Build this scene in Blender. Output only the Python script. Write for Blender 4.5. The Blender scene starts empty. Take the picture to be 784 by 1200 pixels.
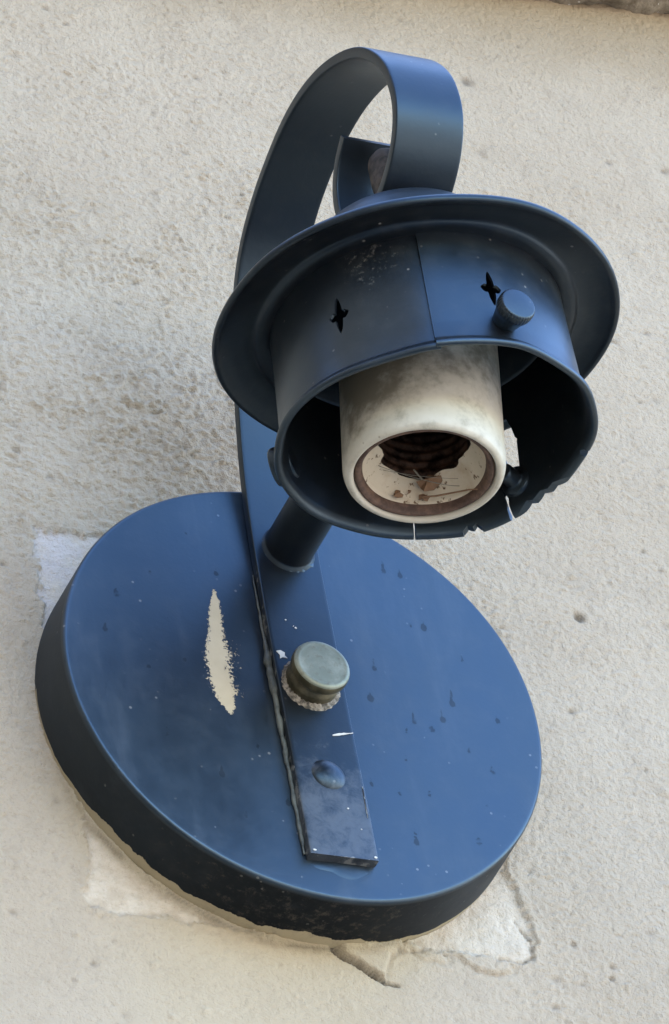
import bpy, bmesh, math, random
import numpy as np
from mathutils import Vector, Matrix
random.seed(7)
rng = np.random.default_rng(11)
S = 0.001                      # all dimensions below are in millimetres
scene = bpy.context.scene
col = scene.collection
R = math.radians

# ------------------------------------------------------------------ noise
def _hash(ix, iy, seed):
    h = (ix.astype(np.int64) * 374761393 + iy.astype(np.int64) * 668265263 + seed * 982451653) & 0xffffffff
    h = ((h ^ (h >> 13)) * 1274126177) & 0xffffffff
    h = (h ^ (h >> 16)) & 0xffffffff
    return h / 4294967295.0
def gnoise(x, y, seed=0):
    x = np.asarray(x, float); y = np.asarray(y, float)
    ix = np.floor(x); iy = np.floor(y); fx = x - ix; fy = y - iy
    u = fx*fx*fx*(fx*(fx*6-15)+10); v = fy*fy*fy*(fy*(fy*6-15)+10)
    def g(dx, dy):
        a = _hash(ix+dx, iy+dy, seed) * 2*np.pi
        return np.cos(a)*(fx-dx) + np.sin(a)*(fy-dy)
    a = g(0,0)*(1-u)+g(1,0)*u; b = g(0,1)*(1-u)+g(1,1)*u
    return (a*(1-v)+b*v)*1.5
def fbm(x, y, seed=0, o=3):
    s = 0; a = 1
    for i in range(o):
        s = s + a*gnoise(x*2**i, y*2**i, seed+i*17); a *= .5
    return s
def sstep(a, b, x):
    t = np.clip((x-a)/(b-a), 0, 1); return t*t*(3-2*t)

# ------------------------------------------------------------------ mesh helpers
def link(name, me, mat=None, parent=None, smooth=True):
    o = bpy.data.objects.new(name, me); col.objects.link(o)
    if mat: me.materials.append(mat)
    if smooth:
        me.polygons.foreach_set('use_smooth', [True]*len(me.polygons))
    if parent: o.parent = parent
    me.update()
    return o
def mesh(name, V, F):
    me = bpy.data.meshes.new(name)
    me.from_pydata([tuple(v) for v in np.asarray(V, float)*S], [], [tuple(f) for f in F])
    me.update(); return me
def attr(me, name, vals):
    a = me.attributes.new(name, 'FLOAT', 'POINT')
    a.data.foreach_set('value', np.asarray(vals, np.float32).ravel())
def fixn(me):
    bm = bmesh.new(); bm.from_mesh(me); bmesh.ops.recalc_face_normals(bm, faces=bm.faces); bm.to_mesh(me); bm.free()
def sharp(me, deg=35):
    bm = bmesh.new(); bm.from_mesh(me)
    for e in bm.edges:
        if len(e.link_faces) == 2 and e.calc_face_angle(0) > R(deg): e.smooth = False
    bm.to_mesh(me); bm.free()
def rounded(prof, rad=.6, n=4):
    """round the corners of an open (r,z) profile"""
    P = [np.array(p, float) for p in prof]; out = [P[0]]
    for i in range(1, len(P)-1):
        a, b, c = P[i-1], P[i], P[i+1]
        la, lc = np.linalg.norm(a-b), np.linalg.norm(c-b)
        d = min(rad, la*.45, lc*.45)
        p0 = b+(a-b)/la*d; p1 = b+(c-b)/lc*d
        for k in range(n+1):
            t = k/n; out.append((1-t)**2*p0+2*t*(1-t)*b+t*t*p1)
    out.append(P[-1]); return out
def lathe(name, prof, n=96, jitter=None):
    """turn an (r,z) profile round Z; ends at r=0 close with a point"""
    V = []; F = []; rows = []
    for (r, z) in prof:
        if r < 1e-6:
            rows.append([len(V)]); V.append((0, 0, z))
        else:
            row = []
            for k in range(n):
                a = 2*math.pi*k/n; rr, zz = (r, z) if jitter is None else jitter(r, z, a)
                row.append(len(V)); V.append((rr*math.sin(a), -rr*math.cos(a), zz))
            rows.append(row)
    for A, B in zip(rows[:-1], rows[1:]):
        for k in range(n):
            k2 = (k+1) % n
            if len(A) == 1 and len(B) == 1: continue
            if len(A) == 1: F.append((A[0], B[k], B[k2]))
            elif len(B) == 1: F.append((A[k], A[k2], B[0]))
            else: F.append((A[k], A[k2], B[k2], B[k]))
    me = mesh(name, V, F); fixn(me); return me
def tube(name, pts, rad, n=8, closed_ends=True):
    V = []; F = []
    pts = [Vector(p) for p in pts]
    up = Vector((.3, .5, .8))
    for i, p in enumerate(pts):
        t = (pts[min(i+1, len(pts)-1)] - pts[max(i-1, 0)]).normalized()
        a = t.cross(up).normalized(); b = t.cross(a)
        r = rad[i] if hasattr(rad, '__len__') else rad
        for k in range(n):
            an = 2*math.pi*k/n; V.append(p + a*math.cos(an)*r + b*math.sin(an)*r)
    for i in range(len(pts)-1):
        for k in range(n):
            F.append((i*n+k, i*n+(k+1) % n, (i+1)*n+(k+1) % n, (i+1)*n+k))
    if closed_ends:
        F.append(tuple(range(n))); F.append(tuple((len(pts)-1)*n+k for k in range(n)))
    me = mesh(name, V, F); fixn(me); return me
def boolean(obj, cutters):
    for c in cutters:
        m = obj.modifiers.new('cut', 'BOOLEAN'); m.operation = 'DIFFERENCE'; m.object = c; m.solver = 'EXACT'
    bpy.context.view_layer.update()
    dg = bpy.context.evaluated_depsgraph_get()
    me = bpy.data.meshes.new_from_object(obj.evaluated_get(dg))
    obj.modifiers.clear(); obj.data = me
    for c in cutters:
        bpy.data.objects.remove(c)

# ------------------------------------------------------------------ materials
class NT:
    def __init__(s, name):
        s.m = bpy.data.materials.new(name); s.m.use_nodes = True
        s.t = s.m.node_tree; s.b = s.t.nodes['Principled BSDF']
        s.tc = s.t.nodes.new('ShaderNodeTexCoord')
    def node(s, typ, **kw):
        n = s.t.nodes.new(typ)
        for k, v in kw.items():
            if k in n.inputs.keys(): n.inputs[k].default_value = v
            else: setattr(n, k, v)
        return n
    def l(s, a, b): s.t.links.new(a, b)
    def inp(s, node, key, v):
        if isinstance(v, bpy.types.NodeSocket): s.l(v, node.inputs[key])
        else: node.inputs[key].default_value = v
    def coord(s, scale=(1, 1, 1), rot=(0, 0, 0)):
        m = s.node('ShaderNodeMapping'); m.inputs['Scale'].default_value = scale; m.inputs['Rotation'].default_value = rot
        s.l(s.tc.outputs['Object'], m.inputs['Vector']); return m.outputs[0]
    def noise(s, scale, detail=4, rough=.55, vec=None, dist=0):
        n = s.node('ShaderNodeTexNoise'); n.inputs['Scale'].default_value = scale; n.inputs['Detail'].default_value = detail
        n.inputs['Roughness'].default_value = rough; n.inputs['Distortion'].default_value = dist
        s.l(vec if vec is not None else s.tc.outputs['Object'], n.inputs['Vector']); return n.outputs[0]
    def vor(s, scale, vec=None, feature='F1'):
        n = s.node('ShaderNodeTexVoronoi'); n.feature = feature; n.inputs['Scale'].default_value = scale
        s.l(vec if vec is not None else s.tc.outputs['Object'], n.inputs['Vector']); return n.outputs['Distance']
    def ramp(s, fac, a, b, inv=False):
        n = s.node('ShaderNodeMapRange'); n.interpolation_type = 'SMOOTHSTEP'; s.l(fac, n.inputs['Value'])
        n.inputs['From Min'].default_value = a; n.inputs['From Max'].default_value = b
        n.inputs['To Min'].default_value = 1 if inv else 0; n.inputs['To Max'].default_value = 0 if inv else 1
        return n.outputs[0]
    def math(s, op, a, b=0.0):
        n = s.node('ShaderNodeMath'); n.operation = op; s.inp(n, 0, a); s.inp(n, 1, b); return n.outputs[0]
    def mix(s, fac, a, b):
        n = s.node('ShaderNodeMix'); n.data_type = 'RGBA'
        s.inp(n, 0, fac); s.inp(n, 6, a if not isinstance(a, tuple) else (*a, 1)); s.inp(n, 7, b if not isinstance(b, tuple) else (*b, 1))
        return n.outputs[2]
    def attr(s, name):
        n = s.node('ShaderNodeAttribute'); n.attribute_name = name; return n.outputs['Fac']
    def bump(s, h, strength=.3, dist=.0005, prev=None):
        n = s.node('ShaderNodeBump'); n.inputs['Strength'].default_value = strength; n.inputs['Distance'].default_value = dist
        s.l(h, n.inputs['Height'])
        if prev is not None: s.l(prev, n.inputs['Normal'])
        return n.outputs[0]
    def out(s, color=None, rough=None, normal=None, spec=None, metal=None, **kw):
        b = s.b
        if color is not None: s.inp(b, 'Base Color', color if not isinstance(color, tuple) else (*color, 1))
        if rough is not None: s.inp(b, 'Roughness', rough)
        if normal is not None: s.l(normal, b.inputs['Normal'])
        if spec is not None: s.inp(b, 'Specular IOR Level', spec)
        if metal is not None: s.inp(b, 'Metallic', metal)
        for k, v in kw.items(): s.inp(b, k, v)
        return s.m

PAINT = (.0055, .006, .0075)
DUST = (.30, .285, .25)
def paint_mat(name, dust=.5, chips=False, rough=.36, spec=.75, plate=False, scuff=()):
    n = NT(name)
    big = n.noise(38, 4, .6); fine = n.noise(900, 3, .6); mid = n.noise(180, 5, .65)
    # settled dust film, thin and patchy
    film = n.math('MULTIPLY', n.ramp(mid, .42, .78), .05*dust)
    c = n.mix(film, PAINT, DUST)
    # pale specks
    v = n.vor(330); sp = n.ramp(v, .10, .17, inv=True)
    gate = n.ramp(n.noise(95, 3), .56, .66)
    speck = n.math('MULTIPLY', n.math('MULTIPLY', sp, gate), .55*dust)
    c = n.mix(speck, c, (.42, .40, .36))
    r = n.math('ADD', n.math('MULTIPLY', big, .16), rough-.08)
    r = n.math('ADD', r, n.math('MULTIPLY', mid, .10))
    sl = spec
    h = n.math('ADD', n.math('MULTIPLY', fine, .5), n.math('MULTIPLY', mid, .8))
    nb = n.bump(h, .16, .0003)
    for (q, w_) in zip(scuff, (1.0, .6, .5)):
        vd = n.node('ShaderNodeVectorMath', operation='DISTANCE'); n.l(n.tc.outputs['Object'], vd.inputs[0]); vd.inputs[1].default_value = [x*S for x in q]
        near = n.ramp(vd.outputs['Value'], .003, .02, inv=True)
        sm = n.ramp(n.math('ADD', n.math('MULTIPLY', near, .26*w_), n.noise(640, 5, .8)), .78, .92)
        c = n.mix(n.math('MULTIPLY', sm, .42), c, (.22, .21, .19))
    if plate:
        st = n.noise(60, 5, .65, vec=n.coord((1, 1, .22)))
        stf = n.math('MULTIPLY', n.ramp(st, .50, .74), .045)
        c = n.mix(stf, c, (.34, .36, .40))
        r = n.math('ADD', r, n.math('MULTIPLY', n.math('SUBTRACT', st, .5), .15))
        dr = n.attr('drop'); d = n.ramp(n.math('ADD', dr, n.math('MULTIPLY', n.math('SUBTRACT', fine, .5), .35)), .35, .6)
        sl = n.math('SUBTRACT', spec, n.math('MULTIPLY', d, .42))
        r = n.math('ADD', r, n.math('MULTIPLY', d, .05))
        # scrape down to pale undercoat
        sc = n.attr('scrape'); sn = n.noise(1000, 4, .75); sn2 = n.noise(160, 3, .6)
        sv = n.math('ADD', sc, n.math('MULTIPLY', n.math('SUBTRACT', sn, .5), 1.6))
        sv = n.math('ADD', sv, n.math('MULTIPLY', n.math('SUBTRACT', sn2, .5), .45))
        sm = n.ramp(sv, .47, .53)
        c = n.mix(sm, c, n.mix(n.noise(220, 3), (.42, .34, .21), (.52, .43, .28)))
        nb = n.bump(n.math('SUBTRACT', 1.0, sm), .7, .0004, nb)
        r = n.math('ADD', r, n.math('MULTIPLY', sm, .35))
        sl = n.math('SUBTRACT', sl, n.math('MULTIPLY', sm, .2))
        # wall paint lapped on the back edge of the rim
        lp = n.attr('lap'); lv = n.math('ADD', lp, n.math('MULTIPLY', n.math('SUBTRACT', n.noise(130, 4, .6), .5), .9))
        lm = n.ramp(lv, .48, .52)
        c = n.mix(lm, c, n.mix(n.noise(90, 4), (.34, .28, .17), (.46, .385, .25)))
        r = n.math('ADD', r, n.math('MULTIPLY', lm, .4))
        # grime on the rim's underside
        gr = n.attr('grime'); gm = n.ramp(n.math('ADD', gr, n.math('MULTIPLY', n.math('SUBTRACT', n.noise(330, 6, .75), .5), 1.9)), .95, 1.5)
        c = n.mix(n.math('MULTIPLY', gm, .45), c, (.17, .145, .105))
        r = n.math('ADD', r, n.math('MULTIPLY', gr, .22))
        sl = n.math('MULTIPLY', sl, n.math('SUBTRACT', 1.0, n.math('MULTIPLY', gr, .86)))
    if chips:
        e = n.attr('edge')
        ev = n.math('ADD', e, n.math('MULTIPLY', n.math('SUBTRACT', n.noise(260, 5, .7), .5), 1.5))
        em = n.math('MULTIPLY', n.ramp(ev, 1.04, 1.16), .4)
        c = n.mix(em, c, (.44, .42, .36))
        r = n.math('ADD', r, n.math('MULTIPLY', em, .35))
        w_ = n.attr('wear')
        wm = n.ramp(n.math('ADD', w_, n.math('MULTIPLY', n.math('SUBTRACT', n.noise(190, 6, .72, dist=.4), .5), 1.6)), .55, 1.15)
        c = n.mix(n.math('MULTIPLY', wm, .26), c, (.24, .25, .26))
        r = n.math('ADD', r, n.math('MULTIPLY', n.math('SUBTRACT', n.noise(120, 5, .7), .5), n.math('MULTIPLY', w_, .2)))
    return n.out(c, r, nb, sl, **{'IOR': 1.56, 'Specular Tint': (.56, .79, 1.0, 1)})

M = {}
M['plate'] = paint_mat('black_paint_backplate', dust=.5, plate=True, rough=.36, spec=.92)
M['paint'] = paint_mat('black_paint', dust=.45, rough=.36, spec=.5)
M['paint_worn'] = paint_mat('black_paint_worn', dust=.3, chips=True, rough=.34, spec=.6)
M['paint_dusty'] = paint_mat('black_paint_dusty', dust=.8, rough=.33)
M['cap'] = paint_mat('black_paint_cap', dust=.8, rough=.33, spec=.48)

M['holder'] = paint_mat('black_paint_holder', dust=.7, rough=.33, spec=.85, scuff=((-27, -28, -4), (-8, -38.5, -2), (24, -31, -6)))

n = NT('glazed_porcelain')
g = n.noise(55, 5, .6); g2 = n.noise(170, 5, .65); zz = n.attr('grime')
c = n.mix(n.ramp(g, .35, .7), (.60, .565, .475), (.49, .45, .36))
c = n.mix(n.math('MULTIPLY', n.ramp(n.math('ADD', zz, n.math('MULTIPLY', n.math('SUBTRACT', g2, .5), 1.5)), .26, .9), .9), c, (.185, .165, .12))
sp = n.ramp(n.vor(230), .06, .12, inv=True)
c = n.mix(n.math('MULTIPLY', n.math('MULTIPLY', sp, n.ramp(n.noise(70), .55, .65)), .7), c, (.16, .12, .08))
M['porcelain'] = n.out(c, n.math('ADD', n.math('MULTIPLY', g2, .3), .34), n.bump(g2, .2, .0004), .4)

n = NT('dirty_porcelain_inside')
g2 = n.noise(420, 4, .7)
c = n.mix(n.noise(90), (.50, .425, .31), (.62, .545, .42))
c = n.mix(n.ramp(g2, .585, .66), c, (.11, .065, .035))
c = n.mix(n.math('MULTIPLY', n.ramp(n.noise(140, 4), .5, .75), .5), c, (.33, .22, .12))
M['porcelain_in'] = n.out(c, .7, n.bump(g2, .3, .0005), .3)

n = NT('rusty_brass')
g = n.noise(260, 5, .65)
c = n.mix(n.ramp(g, .35, .7), (.014, .008, .006), (.075, .036, .02))
M['rust'] = n.out(c, .62, n.bump(g, .4, .0004), .35, n.ramp(g, .6, .3))
n = NT('rust_ring')
g = n.noise(300, 5, .65)
c = n.mix(n.ramp(g, .35, .7), (.06, .034, .025), (.15, .09, .062))
M['rust_ring'] = n.out(c, .6, n.bump(g, .4, .0004), .4)
n = NT('soot_black'); M['soot'] = n.out((.008, .007, .006), .9, None, .1)

n = NT('tarnished_brass')
g = n.noise(140, 5, .65); g2 = n.noise(600, 3)
c = n.mix(n.ramp(g, .35, .7), (.20, .22, .17), (.31, .33, .27))
c = n.mix(n.math('MULTIPLY', n.ramp(g2, .5, .75), .5), c, (.13, .11, .06))
M['brass'] = n.out(c, n.math('ADD', n.math('MULTIPLY', g, .3), .36), n.bump(g2, .2, .0003), .5, .45)
n = NT('tarnished_brass_side')
c = n.mix(n.ramp(n.noise(170, 5), .35, .7), (.05, .045, .025), (.16, .14, .085))
M['brass_side'] = n.out(c, .5, None, .4, .4)
n = NT('grey_sealant')
g = n.noise(300, 5, .6)
c = n.mix(n.ramp(g, .3, .7), (.05, .058, .055), (.13, .138, .122))
M['sealant'] = n.out(c, .55, n.bump(g, .4, .0004), .4)
n = NT('crumbling_plaster')
g = n.noise(500, 5, .7)
c = n.mix(n.ramp(g, .35, .65), (.07, .065, .055), (.36, .32, .26))
M['crumb'] = n.out(c, .9, n.bump(g, .8, .0006), .2)
n = NT('white_paint_chip'); M['chip'] = n.out((.60, .59, .55), .7)
n = NT('dry_leaf'); c = n.mix(n.noise(500), (.10, .05, .025), (.30, .18, .10)); M['leaf'] = n.out(c, .8)
n = NT('cobweb_silk'); M['web'] = n.out((.20, .185, .15), .7)
n = NT('rusty_bolt'); g = n.noise(400, 5); M['bolt'] = n.out(n.mix(n.ramp(g, .35, .65), (.025, .023, .022), (.085, .07, .058)), .65, n.bump(g, .4, .0004), .4)

# ------------------------------------------------------------------ the wall
def segdist(x, z, P):
    d = np.full(x.shape, 1e9)
    for (x0, z0), (x1, z1) in zip(P[:-1], P[1:]):
        vx, vz = x1-x0, z1-z0
        t = np.clip(((x-x0)*vx+(z-z0)*vz)/(vx*vx+vz*vz), 0, 1)
        d = np.minimum(d, np.hypot(x-x0-t*vx, z-z0-t*vz))
    return d
def inpoly(x, z, P):
    c = np.zeros(x.shape, bool); j = len(P)-1
    for i in range(len(P)):
        xi, zi = P[i]; xj, zj = P[j]
        hit = ((zi > z) != (zj > z)) & (x < (xj-xi)*(z-zi)/(zj-zi+1e-12)+xi)
        c ^= hit; j = i
    return c
def sdpoly(x, z, P):
    d = segdist(x, z, P+[P[0]]); return np.where(inpoly(x, z, P), -d, d)

def axis(lo, hi, step, far_lo, far_hi):
    mid = np.arange(lo, hi+1e-6, step)
    def ext(d, s):
        out = []; p = 0; st = step
        while p < d: st *= 1.25; p += st; out.append(min(p, d))
        return np.array(out)*s
    return np.concatenate([(lo+ext(lo-far_lo, -1))[::-1], mid, hi+ext(far_hi-hi, 1)])
xs = axis(-118, 215, .58, -1600, 3500); zs = axis(-125, 352, .58, -2500, 560)
X, Z = np.meshgrid(xs, zs)
# warp so that nothing is ruler straight
wx = X + 3.0*gnoise(X/31, Z/31, 3) + 1.0*gnoise(X/7, Z/7, 4); wz = Z + 3.0*gnoise(X/29, Z/29, 5) + 1.0*gnoise(X/7, Z/7, 6)
rough = .34 + .55*np.exp(-(((X+25)/75)**2+((Z-108)/62)**2)) + .22*sstep(60, 100, Z)*sstep(75, 20, X)
rough *= 1-.62*sstep(-15, -70, Z)*sstep(75, 40, X) 
rough *= 1-.35*sstep(215, 290, Z)
rough *= 1-.28*sstep(70, 110, X)
rough *= .75+.5*sstep(-.3, .4, gnoise(X/40, Z/40, 9))
nb_ = fbm(wx/5.6, wz/3.6, 21, 3); blob = sstep(-.30, .35, nb_)
nb2 = fbm(wx/2.7, wz/1.8, 33, 2); blob2 = sstep(-.10, .45, nb2)
nb3 = gnoise(wx/2.1, wz/1.05, 41); sel = sstep(-.25, .45, fbm(X/9, Z/7, 44, 2)); grit = sstep(.22, .62, nb3)*sel
nb4 = gnoise(X/1.25, Z/1.1, 47)
H = .75*gnoise(X/62, Z/48, 13) + rough*(.26*blob + .42*blob2 + .62*grit - .50*sstep(.30, .60, -nb3)*sel) + .05*fbm(X/12, Z/9, 51, 2) + (.20*nb4+.08*nb3+.10*sstep(.1, .5, nb2))*(1-.6*sstep(-40, -90, Z)*sstep(60, 20, X))
# sparse pits and grit
pit = np.zeros_like(H)
for k in range(330):
    px, pz = rng.uniform(-110, 205), rng.uniform(-110, 345); r = rng.uniform(.4, 1.2); a = rng.uniform(.25, .75)*(1 if rng.random() < .45 else -1)
    m = (np.abs(X-px) < 6) & (np.abs(Z-pz) < 6)
    pit[m] += a*np.exp(-(((X[m]-px)/(r*1.3))**2+((Z[m]-pz)/r)**2))
for (px, pz, r, a) in ((104.3, 58.8, 1.6, -1.8), (109.6, 277, 2.0, -1.1), (88.5, -66, .8, -.9), (87.5, -70, .8, -.9)):
    pit -= -a*np.exp(-(((X-px)/r)**2+((Z-pz)/r)**2))
H += pit
# square of bare plaster left by an earlier, square fitting
patch = [(-63.2, 63.6), (-64.6, 30), (-62.2, -38), (-64.4, -65.2), (-40, -66.8), (-8, -67.5), (20, -66.2), (45, -66.5), (60, -69), (64.6, -66.5), (66.2, -55), (62.2, -30), (63.5, 20), (65, 63), (20, 65.5), (-30, 64.8)]
sd = sdpoly(X, Z, patch) + 1.6*gnoise(X/6.5, Z/6.5, 61) + 1.2*gnoise(X/2.2, Z/2.2, 62) + .7*gnoise(X/1.1, Z/1.1, 66)
pm = sstep(.55, -.55, sd)
Hin = .25*fbm(X/7, Z/6, 71, 3) + .28*blob2*.6 + .75*gnoise(X/62, Z/48, 13) + .22*grit
H = H*(1-pm) + (Hin-.8)*pm
H += .45*np.exp(-((sd-.9)/.9)**2)*sstep(-10, -35, Z)*(.5+.8*sstep(-.1, .4, gnoise(X/9, Z/9, 63)))   # lifted plaster lip round the lower half
# ring of plaster and paint built up against the back plate, lower half
rr = np.hypot(X, Z); an = np.degrees(np.arctan2(X, -Z))      # 0 = straight down, + to the right
lip = sstep(-85, -50, an)*sstep(40, 15, an)
H += lip*1.9*np.exp(-((rr-70.6-.5*gnoise(an/9, an*0+.5, 64))/1.0)**2)
# lifting flakes under the plate
flake1 = [(4.5, -68.5), (15, -65.5), (24, -64.0), (25, -67), (21.5, -70.2), (18.8, -75.5), (18.2, -79.2), (15.5, -77.2), (11.5, -74.2), (7.5, -72.0)]
flake2 = [(41, -66.2), (50, -66.6), (56, -68.6), (57.2, -71.2), (52, -72.6), (47, -71.8), (43.5, -69.5)]
flake3 = [(28, -66.5), (36, -67), (38.5, -70), (31, -70.4)]
for P, hh in ((flake1, 1.9), (flake2, .95), (flake3, .5)):
    d = sdpoly(X, Z, P) + .35*gnoise(X/2.2, Z/2.2, 81)
    low = sstep(-64, -73, Z)*.7+.3
    H += hh*low*sstep(.45, -.35, d)
    H -= .35*low*np.exp(-((d-.75)/.45)**2)
crack = [(3.0, -69.8), (7.0, -72.6), (11, -74.6), (15, -77.6), (18.2, -79.4), (22, -80.2)]
d = segdist(X, Z, crack) + .25*gnoise(X/1.6, Z/1.6, 83)
H -= 1.3*np.exp(-(d/.42)**2); crk_contact = np.exp(-(d/.45)**2)
crk2 = [(62, -54), (65.2, -60), (65, -65), (61, -68), (55, -66.8)]
d = segdist(X, Z, crk2) + .4*gnoise(X/2, Z/2, 84); H -= .8*np.exp(-(d/.4)**2); crk_contact = crk_contact+.35*np.exp(-(d/.4)**2)
crk3 = [(23, -68), (27, -68.6), (33, -67.6), (40, -68.4)]
d = segdist(X, Z, crk3) + .5*gnoise(X/2, Z/2, 85); H -= .5*np.exp(-(d/.4)**2); crk_contact = crk_contact+.35*np.exp(-(d/.4)**2)
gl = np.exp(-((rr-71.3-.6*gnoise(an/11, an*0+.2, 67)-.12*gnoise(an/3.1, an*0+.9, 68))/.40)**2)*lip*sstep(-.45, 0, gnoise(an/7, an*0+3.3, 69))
H -= .35*gl; crk_contact = crk_contact+.42*gl  # gap along the plate's lower edge; its contact shadow darkened in the colour
H -= sstep(66, 64, rr)*2.0                              # hidden behind the plate
H = np.clip(H, -3, 4)
def blur(A, k):
    P = np.pad(A, k, mode='edge'); C = np.cumsum(np.cumsum(P, 0), 1); C = np.pad(C, ((1, 0), (1, 0))); m = 2*k+1
    return (C[m:, m:]-C[:-m, m:]-C[m:, :-m]+C[:-m, :-m])/(m*m)
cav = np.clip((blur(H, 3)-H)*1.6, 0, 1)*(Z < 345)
nz, nx = X.shape
V = np.stack([X.ravel(), -(H.ravel()-.9), Z.ravel()], 1)
ii = np.arange(nz*nx).reshape(nz, nx)
Fq = np.stack([ii[:-1, :-1], ii[:-1, 1:], ii[1:, 1:], ii[1:, :-1]], -1).reshape(-1, 4)
ring = np.concatenate([ii[0, :], ii[1:, -1], ii[-1, -2::-1], ii[-2:0:-1, 0]])
nv = len(V); VB = V[ring].copy(); VB[:, 1] = 120.
Vall = np.vstack([V, VB])
me = bpy.data.meshes.new('stucco_wall')
k = np.arange(len(ring)); k2 = (k+1) % len(ring)
Fs = np.stack([ring[k2], ring[k], nv+k, nv+k2], -1)
Fa = np.vstack([Fq, Fs])
me.vertices.add(len(Vall)); me.vertices.foreach_set('co', (Vall*S).astype(np.float32).ravel())
me.loops.add(Fa.size + len(ring)); 
me.polygons.add(len(Fa)+1)
me.loops.foreach_set('vertex_index', np.concatenate([Fa.ravel(), nv+np.arange(len(ring))[::-1]]).astype(np.int32))
me.polygons.foreach_set('loop_start', np.concatenate([np.arange(len(Fa))*4, [Fa.size]]).astype(np.int32))
me.update(calc_edges=True); me.validate()
def ext(a): return np.concatenate([a.ravel(), a.ravel()[ring]])
attr(me, 'grain', ext(1-.55*sstep(-30, -85, Z)*sstep(110, 40, X))); attr(me, 'patch', ext(pm)); attr(me, 'cavity', ext(cav)); attr(me, 'crack', ext(np.clip(crk_contact, 0, 1)))
attr(me, 'pit', ext(np.clip(-pit*.9, 0, 1)))
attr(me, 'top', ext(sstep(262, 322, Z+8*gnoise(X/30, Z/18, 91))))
warm = sstep(-30, -80, Z)*sstep(40, 5, X)*sstep(-75, -35, X)*.8 + lip*np.exp(-((rr-74)/7)**2)
attr(me, 'warm', ext(np.clip(warm, 0, 1)))
attr(me, 'pale', ext(sstep(10, 40, Z)*pm*sstep(-20, -50, X)))
tan = sstep(-20, -50, Z)*pm*(1-.55*sstep(20, 55, X))
attr(me, 'tan', ext(tan))
attr(me, 'green', ext(lip*np.exp(-((rr-71.0)/1.6)**2)))

n = NT('cream_stucco')
a1 = n.noise(14, 5, .6); a2 = n.noise(75, 5, .65); a3 = n.noise(420, 4, .7)
c = n.mix(n.ramp(a1, .3, .7), (.412, .331, .238), (.452, .370, .273))
c = n.mix(n.math('MULTIPLY', n.ramp(a2, .45, .8), .35), c, (.28, .222, .16))
c = n.mix(n.math('MULTIPLY', n.ramp(a3, .60, .75), .28), c, (.26, .20, .14))
c = n.mix(n.math('MULTIPLY', n.attr('warm'), .5), c, (.45, .355, .22))
pc = n.mix(n.ramp(a2, .4, .65), (.55, .465, .365), (.45, .375, .285))
pc = n.mix(n.attr('tan'), pc, n.mix(n.ramp(n.noise(110, 5, .7), .38, .66), (.62, .525, .405), (.50, .405, .295)))
pc = n.mix(n.math('MULTIPLY', n.attr('pale'), n.ramp(a2, .3, .6)), pc, (.55, .475, .42))
c = n.mix(n.attr('patch'), c, pc)
c = n.mix(n.math('MULTIPLY', n.attr('green'), .7), c, (.36, .30, .19))
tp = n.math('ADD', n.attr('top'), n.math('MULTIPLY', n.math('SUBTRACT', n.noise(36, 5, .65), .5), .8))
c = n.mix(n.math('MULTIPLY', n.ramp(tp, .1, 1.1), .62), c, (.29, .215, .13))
c = n.mix(n.math('MULTIPLY', n.attr('pit'), .75), c, (.16, .13, .10))
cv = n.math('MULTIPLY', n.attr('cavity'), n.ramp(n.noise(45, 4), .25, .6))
c = n.mix(n.math('MULTIPLY', cv, .42), c, (.17, .135, .10))  # self-shade of the hollows painted into the colour, along with their grime
c = n.mix(n.math('MULTIPLY', n.attr('crack'), .9), c, (.06, .05, .04))  # cracks, and contact shade painted along the plate's edge
gs = n.math('MULTIPLY', n.ramp(n.vor(120), .05, .11, inv=True), n.ramp(n.noise(30), .55, .65))
c = n.mix(n.math('MULTIPLY', gs, .5), c, (.20, .17, .14))
gr_ = n.noise(620, 3, .75); nb = n.bump(n.math('MULTIPLY', gr_, n.attr('grain')), .85, .0012); nb = n.bump(n.noise(1400, 2, .6), .5, .0005, nb)
c = n.mix(n.math('MULTIPLY', n.ramp(gr_, .46, .30), .20), c, (.22, .17, .12))
M['stucco'] = n.out(c, .92, nb, .18)
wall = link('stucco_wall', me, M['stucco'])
wall['label'] = 'rough cream stucco house wall behind the lamp with a square of bare plaster'
wall['category'] = 'wall'

# ledge above: rough underside of an overhanging course
lx = axis(60, 215, 1.5, -1490, 2490)
prof = [(0, 0), (-3, -1.0), (-6, -.8), (-16, .2), (-26, 0), (-33, .6), (-35, 4), (-35, 70), (20, 70), (20, 0)]
V = []; F = []
for x in lx:
    for j, (y, z) in enumerate(prof):
        jit = 1.6*float(gnoise(x/9, y/6+.3, 101)) + .8*float(gnoise(x/3, y/3+.7, 102)) if j < 7 else 0
        V.append((x, y-(.4*jit if j > 4 else 0), 322.5+.10*max(-60, min(80, x-150))+z+jit*(1 if j < 5 else .4)))
m_ = len(prof)
for i in range(len(lx)-1):
    for j in range(m_):
        F.append((i*m_+j, i*m_+(j+1) % m_, (i+1)*m_+(j+1) % m_, (i+1)*m_+j))
F.append(tuple(range(m_))); F.append(tuple((len(lx)-1)*m_+j for j in range(m_)))
lm_ = mesh('ledge', V, F); fixn(lm_)
n = NT('weathered_ledge')
a = n.noise(120, 5, .7)
c = n.mix(n.ramp(a, .35, .65), (.17, .135, .095), (.33, .28, .21))
c = n.mix(n.ramp(n.noise(300, 4, .7), .62, .68), c, (.72, .69, .62))
M['ledge'] = n.out(c, .95, n.bump(a, .8, .002), .1)
link('ledge', lm_, M['ledge'], wall)['label'] = 'dark weathered underside of the ledge'

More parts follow.
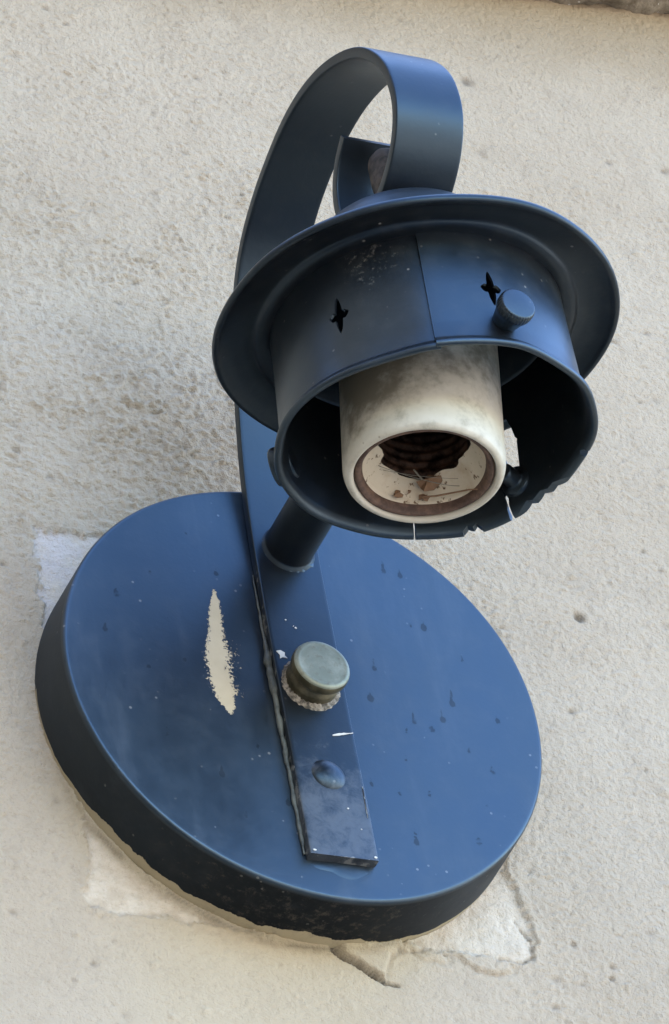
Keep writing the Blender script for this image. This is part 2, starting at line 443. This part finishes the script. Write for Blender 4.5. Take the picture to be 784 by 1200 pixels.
# unseen wall added at left to block sky from reflections; then the paving below
V = [(x, y, z) for z in (-2500, 3200) for x, y in ((-1900, -3800), (-1602, -3800), (-1602, 120), (-1900, 120))]
me = mesh('sky_block_wall', V, [(0, 1, 2, 3), (4, 5, 6, 7), (0, 1, 5, 4), (1, 2, 6, 5), (2, 3, 7, 6), (3, 0, 4, 7)]); fixn(me)
n = NT('blocker_stucco')
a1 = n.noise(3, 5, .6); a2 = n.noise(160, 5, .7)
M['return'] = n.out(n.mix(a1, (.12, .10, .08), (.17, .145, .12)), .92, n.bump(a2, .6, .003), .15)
link('sky_block_wall', me, M['return'], wall, False)
me = mesh('ground', [(-60000, -60000, -2500), (60000, -60000, -2500), (60000, 60000, -2500), (-60000, 60000, -2500)], [(0, 1, 2, 3)])
n = NT('pale_paving')
a1 = n.noise(1.2, 6, .6); a2 = n.noise(60, 5, .7)
M['ground'] = n.out(n.mix(n.ramp(a1, .3, .7), (.27, .245, .205), (.35, .325, .28)), .9, n.bump(a2, .4, .004), .2)
ground = link('ground', me, M['ground'], None, False); ground['kind'] = 'structure'

# ------------------------------------------------------------------ the lamp
def empty(name, loc=(0, 0, 0)):
    o = bpy.data.objects.new(name, None); col.objects.link(o); o.location = loc; o.empty_display_size = .02
    return o
lamp = empty('wall_lamp')
lamp['label'] = 'black painted metal wall lamp with round back plate, scrolled bracket and empty bulb socket'
lamp['category'] = 'lamp'

# back plate ------------------------------------------------------
T = 20.2; RP = 70.0
prof = [(0, T)]
for r in np.arange(.8, 68.4, .8): prof.append((r, T))
for k in range(9):
    a = math.pi/2*k/8; prof.append((RP-1.2+1.2*math.sin(a), T-1.2+1.2*math.cos(a)))
for y in np.arange(T-1.9, -.4, -.8): prof.append((RP+.02*(T-y), y))
prof.append((RP+.2, -1.5)); prof.append((66, -1.5))
NS = 420
V = []; F = []; at_r = []; rows = []
for (r, y) in prof:
    row = []
    if r == 0:
        V.append((0, -y, 0)); row = [0]
    else:
        for k in range(NS):
            a = 2*math.pi*k/NS
            wob = .12*math.sin(3*a+1)+.08*math.sin(7*a)
            row.append(len(V)); V.append(((r+(wob if r > 60 else 0))*math.sin(a), -(y + .25*math.sin(r/22)*math.cos(2*a+.6)*(r/70)), -(r+(wob if r > 60 else 0))*math.cos(a)))
    rows.append(row)
for A, B in zip(rows[:-1], rows[1:]):
    for k in range(NS):
        k2 = (k+1) % NS
        F.append((A[0], B[k], B[k2]) if len(A) == 1 else (A[k], B[k], B[k2], A[k2]))
me = mesh('back_plate', V, F); fixn(me)
P = np.array(V); px, py, pz = P[:, 0], -P[:, 1], P[:, 2]
front = (py > T-2)
# scrape: leaf-shaped, leaning
cl = np.array([(-22.6, 32.0), (-26.0, 10), (-26.8, 0), (-24.6, -11.0)])
tz = np.clip((pz+11)/43, 0, 1)
cx = np.interp(pz, [-11, 0, 10, 32], [-24.4, -25.8, -25.4, -22.4])
hw = np.interp(pz, [-13, -9, -2, 6, 14, 24, 33], [.2, 2.8, 5.0, 5.0, 3.5, 2.3, .3])
d = (px-cx)/np.maximum(hw, .1)
scr = np.clip(1.1-np.where(d < 0, -d*1.0, d*.72), 0, 1)*sstep(-14, -10.5, pz)*sstep(34, 30, pz)
scr = np.maximum(scr, .30*np.exp(-((px-cx-5)/3.5)**2)*sstep(-22, -5, pz)*sstep(30, 12, pz))
attr(me, 'scrape', scr*front)
drops = np.zeros(len(P))
DR = [(-21, 37), (-33, 45), (-28, 50), (-41, 34), (-35, 5), (-46, 1), (-30, -33), (-44, -22), (-18, -22), (-52, 25), (-12, -40), (-38, 18), (-57, 12), (-25, -46),
      (36, 46), (31, 47), (40, 28), (36, 28), (50, 18), (22, 11), (19, 0), (31, -6), (40, -4), (36, -8), (44, 2), (46, -14), (26, -20), (31, -31), (22, -32), (43, -45), (24, -48), (52, -20), (57, -2), (28, -10), (14, -30), (48, -32)]
for i, (x, z) in enumerate(DR):
    s = .75+.9*random.random(); L = 1.5+3.6*random.random()
    zz = (pz-z)
    body = np.exp(-((px-x)/(.75*s))**2-(zz/(1.0*s))**2)
    tail = np.exp(-((px-x-.06*zz)/(.38*s))**2)*sstep(-.2, .5, zz)*sstep(L*1.5, L*.5, zz)*(.62 if i % 3 else .85)
    hollow = .55*np.exp(-((px-x)/(.38*s))**2-((zz-.2)/(.5*s))**2) if i % 2 else 0
    drops = np.maximum(drops, np.maximum(body-hollow, tail)*(.75+.4*random.random()))
attr(me, 'drop', np.clip(drops, 0, 1)*front)
pan = np.degrees(np.arctan2(px, -pz))
lapw = np.interp(pan, [-180, -95, -75, -62, -55, -45, -20, 0, 10, 25, 60, 180], [0, 0, .8, 1.7, 2.8, 3.2, 3.2, 4.4, 3.2, 1.2, .3, 0])
side = (np.hypot(px, pz) > 68.9)
attr(me, 'lap', np.clip(1-(py)/(2*np.maximum(lapw, .01)), 0, 1)*side*(lapw > .05))
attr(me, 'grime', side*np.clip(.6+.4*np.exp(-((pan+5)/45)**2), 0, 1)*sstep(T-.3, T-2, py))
plate = link('back_plate', me, M['plate'], lamp)

# bracket ---------------------------------------------------------
# (distance from wall, height) of the OUTER (wall-side, then upper, then front) face
ctrl = [(20.3, -58.3), (20.3, -30), (20.3, 0), (20.4, 30), (20.8, 48), (22.4, 66), (25.2, 83), (28.6, 98), (33.2, 113), (40, 127.5), (49, 137.5), (60, 144), (71, 147.8), (84, 150.4), (97, 150.2), (110, 147), (122, 141.2), (132.5, 133.4), (140, 124.6), (144.8, 115.5), (146.6, 107), (146.2, 99.5), (143.2, 92.5), (138.2, 87), (131, 82.8), (124, 80.8), (117, 80.8), (110.5, 83.6), (105.8, 88.8), (103.3, 95.6), (103.2, 102.5), (105.3, 108.6), (109, 113.2), (114.5, 117)]
def catmull(P, step):
    P = [np.array(p, float) for p in P]; out = []
    for i in range(len(P)-1):
        p0 = P[i-1] if i else 2*P[0]-P[1]; p1, p2 = P[i], P[i+1]; p3 = P[i+2] if i+2 < len(P) else 2*P[-1]-P[-2]
        m = max(2, int(np.linalg.norm(p2-p1)/step))
        for k in range(m):
            t = k/m; out.append(.5*((2*p1)+(-p0+p2)*t+(2*p0-5*p1+4*p2-p3)*t*t+(-p0+3*p1-3*p2+p3)*t**3))
    out.append(P[-1]); return np.array(out)
path = catmull(ctrl, 1.2)
tan_ = np.gradient(path, axis=0); tan_ /= np.linalg.norm(tan_, axis=1)[:, None]
nor = np.stack([tan_[:, 1], -tan_[:, 0]], 1)         # to the inner side (away from the wall on the straight run)
TH = 3.1; W2 = 9.9; b = .45
cs = []                                               # cross-section (x, depth)
for x in np.linspace(-W2+b, W2-b, 27): cs.append((x, 0.))
for k in range(1, 4): a = math.pi/2*k/4; cs.append((W2-b+b*math.sin(a), b-b*math.cos(a)))
cs += [(W2, b), (W2, TH/2), (W2, TH-b)]
for k in range(1, 4): a = math.pi/2*k/4; cs.append((W2-b+b*math.cos(a), TH-b+b*math.sin(a)))
for x in np.linspace(W2-b, -W2+b, 27): cs.append((x, TH))
for k in range(1, 4): a = math.pi/2*k/4; cs.append((-W2+b-b*math.sin(a), TH-b+b*math.cos(a)))
cs += [(-W2, TH-b), (-W2, TH/2), (-W2, b)]
for k in range(1, 4): a = math.pi/2*k/4; cs.append((-W2+b-b*math.cos(a), b-b*math.sin(a)))
V = []; E_ = []; F = []; nc = len(cs); npth = len(path)
for i in range(npth):
    wv = 1+.006*math.sin(i*.13)
    for (x, dd) in cs:
        p = path[i]+nor[i]*dd
        V.append((x*wv, -p[0], p[1]))
        ed = np.exp(-min(abs(x-W2), abs(x+W2), )/1.0)
        endd = np.exp(-i*1.2/2.2) if i < 30 else 0
        low = 1.0 if path[i][0] < 23 and path[i][1] < 40 else .45
        E_.append(max(ed, endd)*low)
for i in range(npth-1):
    for k in range(nc):
        F.append((i*nc+k, i*nc+(k+1) % nc, (i+1)*nc+(k+1) % nc, (i+1)*nc+k))
F.append(tuple(range(nc))); F.append(tuple((npth-1)*nc+k for k in range(nc)))
me = mesh('bracket', V, F); fixn(me); attr(me, 'edge', E_); bz = np.array(V); attr(me, 'wear', sstep(-5, -50, bz[:, 2])*.75+.28*sstep(45, 10, bz[:, 2])*(-bz[:, 1] < 26)); sharp(me, 40)
bracket = link('bracket', me, M['paint_worn'], lamp)

def yaxis(o, loc):                                     # lathe Z -> away from the wall (-Y)
    o.matrix_local = Matrix.Translation(Vector(loc)*S) @ Matrix.Rotation(R(90), 4, 'X')
# domed rivet
rv = lathe('rivet', rounded([(0, 1.5), (1.2, 1.46), (2.4, 1.25), (3.6, .85), (4.5, .35), (5.1, -.3)], .8), 48,
           lambda r, z, a: (r*(1+.03*math.sin(2*a)), z))
attr(rv, 'edge', np.full(len(rv.vertices), .3)); attr(rv, 'wear', np.full(len(rv.vertices), .7))
o = link('rivet', rv, M['paint_worn'], bracket); yaxis(o, (-.2, -(20.3+TH), -31.2))
# little dribble under the rivet and white chips
def flake(name, pts, y, mat, parent, th=.18):
    n_ = len(pts); V = [(x, -y-th, z) for x, z in pts]+[(x, -y+.1, z) for x, z in pts]
    F = [tuple(range(n_)), tuple(range(2*n_-1, n_-1, -1))]+[(i, (i+1) % n_, n_+(i+1) % n_, n_+i) for i in range(n_)]
    me = mesh(name, V, F); fixn(me); return link(name, me, mat, parent, smooth=False)
FY = 20.3+TH
def jag(x0, z0, x1, z1, w, k=9):
    up = []; dn = []
    for i in range(k+1):
        t = i/k; x = x0+(x1-x0)*t; z = z0+(z1-z0)*t; ww = w*(.25+.9*math.sin(math.pi*min(1, .1+t*.85)))*(.5+random.random())
        up.append((x+random.uniform(-.1, .1), z+ww*.6)); dn.append((x+random.uniform(-.1, .1), z-ww*.4))
    return up+dn[::-1]
flake('paint_chip', jag(3.2, -17.6, 9.6, -15.9, .55), FY, M['chip'], bracket)
flake('paint_chip', [(-8.9, 9.4), (-7.6, 9.9), (-6.4, 9.2), (-6.6, 8.2), (-5.9, 7.4), (-7.3, 7.5), (-8.2, 6.9), (-8.0, 8.2)], FY, M['chip'], bracket)
flake('paint_chip', jag(9.0, -44.3, 9.2, -34, .28, 12), FY, M['chip'], bracket)
for (x, z, s) in ((-4.2, 21, .3), (-1.6, 18.6, .38), (-2.2, 19.1, .2), (3.6, -42, .3), (-8.6, -57.2, .5), (8.9, -57.4, .5), (6.4, -48.5, .2)):
    flake('paint_chip', [(x+s*(.6+.7*random.random())*math.cos(a), z+.7*s*(.6+.7*random.random())*math.sin(a)) for a in np.linspace(0, 6.28, 8)[:-1]], FY, M['chip'], bracket)

# bead of grey sealant run along the left edge of the bracket
pts = []; rad = []
for i in range(150):
    t = i/149; z = 38-95*t
    w = np.interp(z, [-57, -50, -20, 2, 10, 16, 38], [.4, .5, .7, 1.15, 1.0, .4, .18])
    pts.append((-10.15-.35*w+.25*float(gnoise(z/4, 0.3, 5)), -(T+.35+.45*w), z)); rad.append(w*(1+.38*float(gnoise(z/2.6, 4.4, 6))))
o = link('sealant_bead', tube('sealant_bead', pts, rad, 12), M['sealant'], bracket)
# residue under the cut end of the bracket
rs = lathe('sealant_smear', [(0, .3), (3.5, .26), (6, .15), (7.4, -.1)], 40, lambda r, z, a: (r*(1+.12*math.sin(3*a)+.08*math.sin(5*a+1)), z))
o = link('sealant_smear', rs, M['paint_dusty'], bracket); yaxis(o, (.3, -T, -58.6)); o.scale = (1.25, .62, 1)

# knob on the middle of the bracket
kp = rounded([(7.5, -.2), (7.6, 2.6), (7.2, 3.4), (6.5, 4.3), (6.6, 5.0), (7.9, 5.3), (8.3, 6.0), (8.3, 7.6), (7.9, 8.5), (7.2, 8.8), (6.4, 8.7), (0, 8.6)], .5, 3)
kn = lathe('knob', kp, 72)
o = link('knob', kn, M['brass'], lamp); yaxis(o, (-.3, -FY, -.4))
kn.materials.append(M['brass_side'])
for p in kn.polygons:
    if p.center.z < 8.0*S: p.material_index = 1
knob = o
sr = lathe('sealant_ring', [(7.2, .7), (7.6, .7), (8.1, .35), (8.6, -.1)], 110,
           lambda r, z, a: (r*(1+.03*float(gnoise(a*7.1, 1.5, 7))+.03*float(gnoise(a*19, 3.5, 8)))+(.75 if r > 7.6 else 0)*max(0, math.cos(a+.15)), z*(1+.9*float(gnoise(a*17, r, 9)))))
link('sealant_ring', sr, M['crumb'], knob)

# conduit stub between bracket and shade holder
st = lathe('conduit_stub', rounded([(0, 52), (7.1, 52), (7.1, 1.2), (7.9, .5), (8.6, -.3)], .4, 3), 64)
o = link('conduit_stub', st, M['paint'], lamp); yaxis(o, (.6, -FY, 46.8))
sr = lathe('sealant_ring', [(6.9, .6), (7.4, .55), (8.0, .3), (8.6, -.1)], 90, lambda r, z, a: (r*(1+.05*float(gnoise(a*6, 1.5, 17))), z*(1+.8*float(gnoise(a*8, r, 19)))))
link('sealant_ring', sr, M['paint_dusty'], o)

# lamp head -------------------------------------------------------
LF = Matrix.Translation(Vector((-.1, -115.6, 47.8))*S) @ Matrix.Rotation(R(3.7), 4, 'X')
cap_prof = [(0, 33.6), (9, 33.4), (15, 33.0), (19.5, 31.4), (23.2, 28.6), (27, 24.2), (31, 18.9), (35.5, 13.2), (40.5, 8.3), (46, 4.5), (50.5, 2.3), (52.8, 1.5), (53.9, .6), (54.25, -.5), (53.8, -1.4), (52.9, -1.5), (51.8, -.8), (49, .4), (45.5, 1.2), (43.2, 1.2), (42.4, .3), (41.2, -.1), (38, 0), (30, 12), (20, 24), (0, 28)]
me = lathe('shade_cap', rounded(cap_prof, 1.4, 3), 160, lambda r, z, a: (r*(1+.004*math.sin(2*a+.4)+.0025*math.sin(5*a)), z+((.5*math.sin(2*a+1.1)+.22*math.sin(5*a+.4)+.12*math.sin(9*a))*(r/54)**3)))
o = link('shade_cap', me, M['cap'], lamp); o.matrix_local = LF

# shade holder: rolled sheet with a lapped seam
SEAM = R(-24.3); NT_ = 300
hp = [(38.9, 1.0), (38.95, -6), (39.25, -14), (39.6, -22), (39.95, -30), (40.5, -35.4), (41.4, -36.4), (42.3, -37.2), (42.5, -38.0), (42.1, -38.8), (41.2, -38.9), (40.3, -38.2), (39.6, -36.4), (39.0, -30), (38.7, -22), (38.3, -14), (38.0, -6), (37.9, 1.0)]
hp2 = rounded(hp, .5, 2)
V = []; F = []; m_ = len(hp2)
for i in range(NT_+1):
    t = i/NT_; a = SEAM+2*math.pi*t + (R(1.6) if i == NT_ else 0)
    off = .62*max(0, 1-t*9) - .25*max(0, (t-.93)/.07)
    flat = -.5*math.exp(-((t-.955)/.05)**2)
    for (r, z) in hp2:
        dn_ = max(0, min(1, -z/38))
        rr_ = r+off+flat+dn_*(.55*math.sin(3*a+.5)+.35*math.sin(5*a+2.0)+.15*math.sin(11*a))
        V.append((rr_*math.sin(a), -rr_*math.cos(a), z+dn_*(.3*math.sin(2*a+.3)+.12*math.sin(9*a+1))))
for i in range(NT_):
    for k in range(m_):
        F.append((i*m_+k, i*m_+(k+1) % m_, (i+1)*m_+(k+1) % m_, (i+1)*m_+k))
F.append(tuple(range(m_))); F.append(tuple(NT_*m_+k for k in range(m_)))
me = mesh('shade_holder', V, F); fixn(me)
holder = link('shade_holder', me, M['holder'], lamp)
def prism(outline, ang, r0, r1):
    """solid cutter: outline (u sideways, z) pushed out radially at angle ang"""
    er = Vector((math.sin(ang), -math.cos(ang), 0)); eu = Vector((math.cos(ang), math.sin(ang), 0))
    n_ = len(outline); V = [er*r+eu*u+Vector((0, 0, z)) for r in (r0, r1) for u, z in outline]
    F = [tuple(range(n_)), tuple(range(2*n_-1, n_-1, -1))]+[(i, (i+1) % n_, n_+(i+1) % n_, n_+i) for i in range(n_)]
    me = mesh('cutter', V, F); fixn(me); return link('cutter', me, None, None, False)
cuts = []
for q in range(6):
    ol = []
    for k in range(48):
        a = 2*math.pi*k/48
        # four-lobed cross with long upright lobes
        lob = abs(math.cos(2*a))**1.1
        ax_, az_ = 1.55+1.35*lob*abs(math.cos(a)), 1.8+4.1*lob*abs(math.sin(a))
        ol.append((ax_*math.cos(a)*(1+random.uniform(-.05, .05)), -18.2+az_*math.sin(a)))
    cuts.append(prism(ol, R(.8+60*q), 33, 48))
cuts.append(prism([(-.35, -44), (.3, -44), (.35, -37), (.2, -33.8), (-.15, -33.6), (-.3, -37)], R(164), 36, 47))
cuts.append(prism([(-.7, -44), (1.5, -44), (.6, -38), (.3, -35.4), (.5, -32.6), (-.1, -31.6), (-.7, -33), (-.4, -36)], R(126.8), 36, 47))
cuts.append(prism([(-14, -46), (12, -46), (10.5, -39.6), (7, -38.3), (4.6, -37.2), (2.8, -37.9), (-.4, -37.0), (-3, -37.8), (-5.2, -37.4), (-9, -38.6), (-13, -39.6)], R(112), 34, 47))
cuts.append(prism([(-3.4, -46), (2.6, -46), (2.2, -38.4), (.8, -37.3), (-.6, -37.9), (-1.7, -37.1), (-3.0, -38.5)], R(143), 34, 47))
cuts.append(prism([(-2, -46), (2, -46), (1.4, -38.2), (.3, -37.6), (-.9, -38.3)], R(82), 34, 47))
cuts.append(prism([(-1.6, -26.5), (.2, -27), (1.9, -25.2), (2.6, -21), (1.9, -17), (3.0, -13.5), (1.2, -10.2), (-.6, -10.6), (-1.6, -14), (-2.4, -19)], R(120.4), 33, 48))
boolean(holder, cuts)
me = holder.data; sharp(me, 32)
me.polygons.foreach_set('use_smooth', [True]*len(me.polygons))
holder.matrix_local = LF

# knurled thumb screws
def screw_mesh(tip=-3.6):
    kn_ = 36
    def jit(r, z, a):
        if r > 4.6 and 8.2 < z < 12.2: r = r+.06*math.cos(a*kn_)
        return r, z
    return lathe('thumb_screw', rounded([(0, tip), (1.8, tip), (2.1, tip+.6), (2.1, 2.6), (3.2, 3.0), (3.7, 4.6), (4.1, 6.4), (4.8, 8.0), (4.95, 8.6), (4.95, 10.4), (4.6, 11.2), (0, 11.6)], .5, 3), 180, jit)
smesh = screw_mesh(); smesh3 = lathe('thumb_screw', rounded([(0, .2), (2.2, .2), (2.5, .9), (2.5, 5.2), (4.1, 5.8), (4.3, 6.4), (4.8, 8.0), (4.9, 10.4), (4.6, 11.2), (0, 11.6)], .5, 3), 120)
smesh2 = lathe('thumb_screw', rounded([(0, 5.6), (4.1, 5.6), (4.3, 6.4), (5.2, 8.0), (5.35, 8.6), (5.35, 10.6), (5.0, 11.4), (0, 11.9)], .5, 3), 120)
for i, (ang, r0, z) in enumerate(((3.2, 37.3, -29.2), (121, 32.6, -30.2), (-134, 33.0, -29.5))):
    o = link('thumb_screw', (smesh, smesh3, smesh2)[i], M['paint_dusty'], holder)
    a = R(ang)
    er = Vector((math.sin(a), -math.cos(a), 0)); eu = Vector((math.cos(a), math.sin(a), 0)); ez = Vector((0, 0, 1))
    m3 = Matrix((eu, ez, er)).transposed()
    if m3.determinant() < 0: m3 = Matrix((-eu, ez, er)).transposed()
    o.matrix_local = Matrix.Translation((er*r0+ez*z)*S) @ m3.to_4x4()

# porcelain socket ------------------------------------------------
SF = LF @ Matrix.Rotation(R(6), 4, 'Y')
body = rounded([(0, -3), (19.5, -3), (21.0, -6), (21.1, -30), (21.15, -47.6), (20.6, -49.6), (19.6, -50.3), (18.7, -50.2), (18.35, -49.4), (18.3, -47)], .9, 4)
dense = [body[0]]
for p0, p1 in zip(body[:-1], body[1:]):
    m = max(1, int(np.linalg.norm(np.array(p1)-np.array(p0))/1.2))
    for k in range(1, m+1): dense.append(tuple(np.array(p0)+(np.array(p1)-np.array(p0))*k/m))
me = lathe('lamp_socket', dense, 128)
pv = np.array([v.co for v in me.vertices])/S
ga = np.degrees(np.arctan2(pv[:, 0], -pv[:, 1]))
attr(me, 'grime', np.clip(.42*sstep(-46, -32, pv[:, 2])*np.exp(-((ga+58)/36)**2)+.36*np.exp(-((ga+78)/24)**2)*sstep(-49, -45, pv[:, 2])+.26*sstep(-36, -24, pv[:, 2])+.30, 0, 1)*(np.hypot(pv[:, 0], pv[:, 1]) > 19))
socket = link('lamp_socket', me, M['porcelain'], lamp); socket.matrix_local = SF
me = lathe('socket_ring', rounded([(18.3, -47.0), (18.2, -49.2), (17.5, -49.6), (16.7, -49.1), (16.2, -47.6), (15.9, -46)], .4, 3), 96,
           lambda r, z, a: (r+.12*math.sin(4*a), z+.15*math.sin(3*a+1)))
link('socket_ring', me, M['rust_ring'], socket)
me = lathe('socket_throat', rounded([(18.25, -47.4), (16.0, -47.2), (15.3, -45.6), (13.9, -43.2), (12.9, -41.8), (12.4, -41.2)], .6, 3), 96, lambda r, z, a: (r-(max(0, 15.4-r)/3)*(.9+1.5*float(gnoise(a*1.9, .4, 201))+.6*float(gnoise(a*5, .7, 202))), z))
link('socket_throat', me, M['porcelain_in'], socket)
sp = []
for k in range(60):
    z = -41.2+k*.36; sp.append((12.4+.26*math.sin(k*.36/2.9*2*math.pi), z))
sp += [(12.2, -19), (0, -19)]
me = lathe('screw_shell', sp, 96); link('screw_shell', me, M['rust'], socket)
# contact tongue
V = []; F = []
for i in range(11):
    t = i/10; y = 11.2-15*t; z = -21-11.5*math.sin(t*1.35)
    for x, dz in ((-3.6, 0), (3.6, 0), (3.6, -.9), (-3.6, -.9)): V.append((x*(1-.25*t), y, z+dz))
for i in range(10):
    for k in range(4): F.append((i*4+k, i*4+(k+1) % 4, (i+1)*4+(k+1) % 4, (i+1)*4+k))
F += [(0, 1, 2, 3), (40, 41, 42, 43)]
me = mesh('contact_tongue', V, F); fixn(me); link('contact_tongue', me, M['rust'], socket, False)

# bolt that holds the head, inside the curl
me = lathe('cap_nut', rounded([(0, 27), (2.2, 26.6), (4.0, 24.8), (4.8, 22), (4.9, 14), (4.7, 12.5), (4.6, 11.5), (4.6, 2), (6.8, 1.6), (7.0, -.5)], 1.2, 4), 48, lambda r, z, a: (r*(1+.03*math.sin(6*a)), z))
o = link('cap_nut', me, M['bolt'], bracket); o.matrix_local = Matrix.Translation(Vector((.6, -117.0, 83.6))*S)

# what has collected in the socket ---------------------------------
SW = np.array(SF)
def sock(p): return SF @ (Vector(p)*S)
def scrap(name, p, size, rz, label):
    k = 9; V = []
    for j in range(k):
        a = 2*math.pi*j/k; r = size*(.45+.75*random.random())
        V.append((r*math.cos(a), .7*r*math.sin(a), random.uniform(-.3, .3)*size))
    V.append((0, 0, .35*size)); F = [(j, (j+1) % k, k) for j in range(k)]
    V += [(x, y, z-.28) for x, y, z in V]; n0 = k+1
    F += [(n0+(j+1) % k, n0+j, n0+k) for j in range(k)]+[(j, n0+j, n0+(j+1) % k, (j+1) % k) for j in range(k)]
    me = mesh(name, V, F); fixn(me); o = link(name, me, M['leaf'], None, False)
    pw = sock(p); ax_ = sock((0, 0, p[2])); inward = (ax_-pw).normalized()
    o.matrix_world = Matrix.Translation(pw+inward*.25*S) @ inward.to_track_quat('Z', 'Y').to_matrix().to_4x4() @ Matrix.Rotation(rz, 4, 'Z')
    o['label'] = label; o['category'] = 'debris'; o['group'] = 'leaf scraps caught in the socket'
    return o

for (p, sz, rz, lb) in (((-1.0, 14.6, -45.6), 1.9, .4, 'square brown leaf scrap at the lower left of the bulb socket mouth'),
                        ((5.8, 13.4, -45.9), 2.0, 2.0, 'pointed brown leaf scrap at the bottom of the bulb socket mouth'),
                        ((2.2, 14.0, -44.4), .8, 1.0, 'tiny dark crumb in the bulb socket just above the leaf scraps'),
                        ((6.2, 10.6, -43.0), 5.0, .2, 'largest curled brown leaf scrap, deep in the middle of the bulb socket')):
    scrap('leaf_scrap', p, sz, rz, lb)
# twig and cobweb threads across the mouth
tw = [sock(p)/S for p in ((4.5, 12.2, -46.8), (8.0, 10.9, -46.5), (11.5, 8.0, -46.6), (14.4, 4.2, -47.6), (15.9, 2.0, -48.6))]
o = link('twig', tube('twig', tw, [.22, .26, .24, .22, .15], 7), M['leaf'])
o['label'] = 'thin dry grass stalk lying across the right of the bulb socket mouth'; o['category'] = 'debris'
V = []; F = []
def strand(a, b_, r=.06, sag=.6):
    a, b_ = Vector(a), Vector(b_)
    pts = [sock(a.lerp(b_, t)+Vector((0, 0, -sag*4*t*(1-t))))/S for t in np.linspace(0, 1, 9)]
    me = tube('s', pts, r, 5); o_ = len(V)
    V.extend([tuple(Vector(v.co)/S) for v in me.vertices]); F.extend([tuple(i+o_ for i in p.vertices) for p in me.polygons]); bpy.data.meshes.remove(me)
for a, b_, r in (((-9, 9.5, -42.0), (9, 9, -43.5), .09), ((1.5, 9.5, -40.5), (7.5, 11.2, -43.4), .24), ((-7, 10.2, -42.6), (12, 5, -44.0), .06), ((3, 9.5, -43.0), (13, 6.5, -45.0), .09)):
    strand(a, b_, r)
o = link('cobweb', mesh('cobweb', V, F), M['web'])
o['label'] = 'grey cobweb threads stretched inside the mouth of the bulb socket'; o['category'] = 'cobweb'; o['kind'] = 'stuff'

# ------------------------------------------------------------------ camera and light
cam = bpy.data.cameras.new('camera'); co = bpy.data.objects.new('camera', cam); col.objects.link(co)
r_ = Vector((0.91096634, -0.38249117, -0.15440476)); u_ = Vector((-0.13527168, -0.63065792, 0.76418071)); f_ = Vector((0.38966896, 0.67525632, 0.62624836))
m3 = Matrix((r_, u_, -f_)).transposed()
co.matrix_world = Matrix.Translation(Vector((-543.40248641, -995.51944744, -838.27018776))*S) @ m3.to_4x4()
cam.sensor_fit = 'HORIZONTAL'; cam.sensor_width = 36.0; cam.lens = 277.99
cam.clip_start = .05; cam.clip_end = 100
scene.camera = co

SUN_EL, SUN_AZ = 48.0, 150 # azimuth: degrees from straight out of the wall (-Y) towards +X
dirv = Vector((math.sin(R(SUN_AZ))*math.cos(R(SUN_EL)), -math.cos(R(SUN_AZ))*math.cos(R(SUN_EL)), math.sin(R(SUN_EL))))
sun = bpy.data.lights.new('sun', 'SUN'); sun.energy = 3.0; sun.angle = R(0.5); sun.color = (1, .88, .72)
so = bpy.data.objects.new('sun', sun); col.objects.link(so)
so.rotation_euler = (-dirv).to_track_quat('-Z', 'Y').to_euler()
w = bpy.data.worlds.new('World'); scene.world = w; w.use_nodes = True
nt = w.node_tree; bg = nt.nodes['Background']
sky = nt.nodes.new('ShaderNodeTexSky'); sky.sky_type = 'NISHITA'; sky.sun_disc = False
sky.sun_elevation = R(SUN_EL); sky.sun_rotation = math.atan2(dirv.x, dirv.y)
sky.air_density = 1.0; sky.dust_density = .3; sky.ozone_density = 4.5
nt.links.new(sky.outputs[0], bg.inputs['Color']); bg.inputs['Strength'].default_value = .14
scene.view_settings.view_transform = 'Standard'; scene.view_settings.look = 'None'
scene.view_settings.exposure = 3.06; scene.view_settings.gamma = 1
scene.cycles.max_bounces = 8
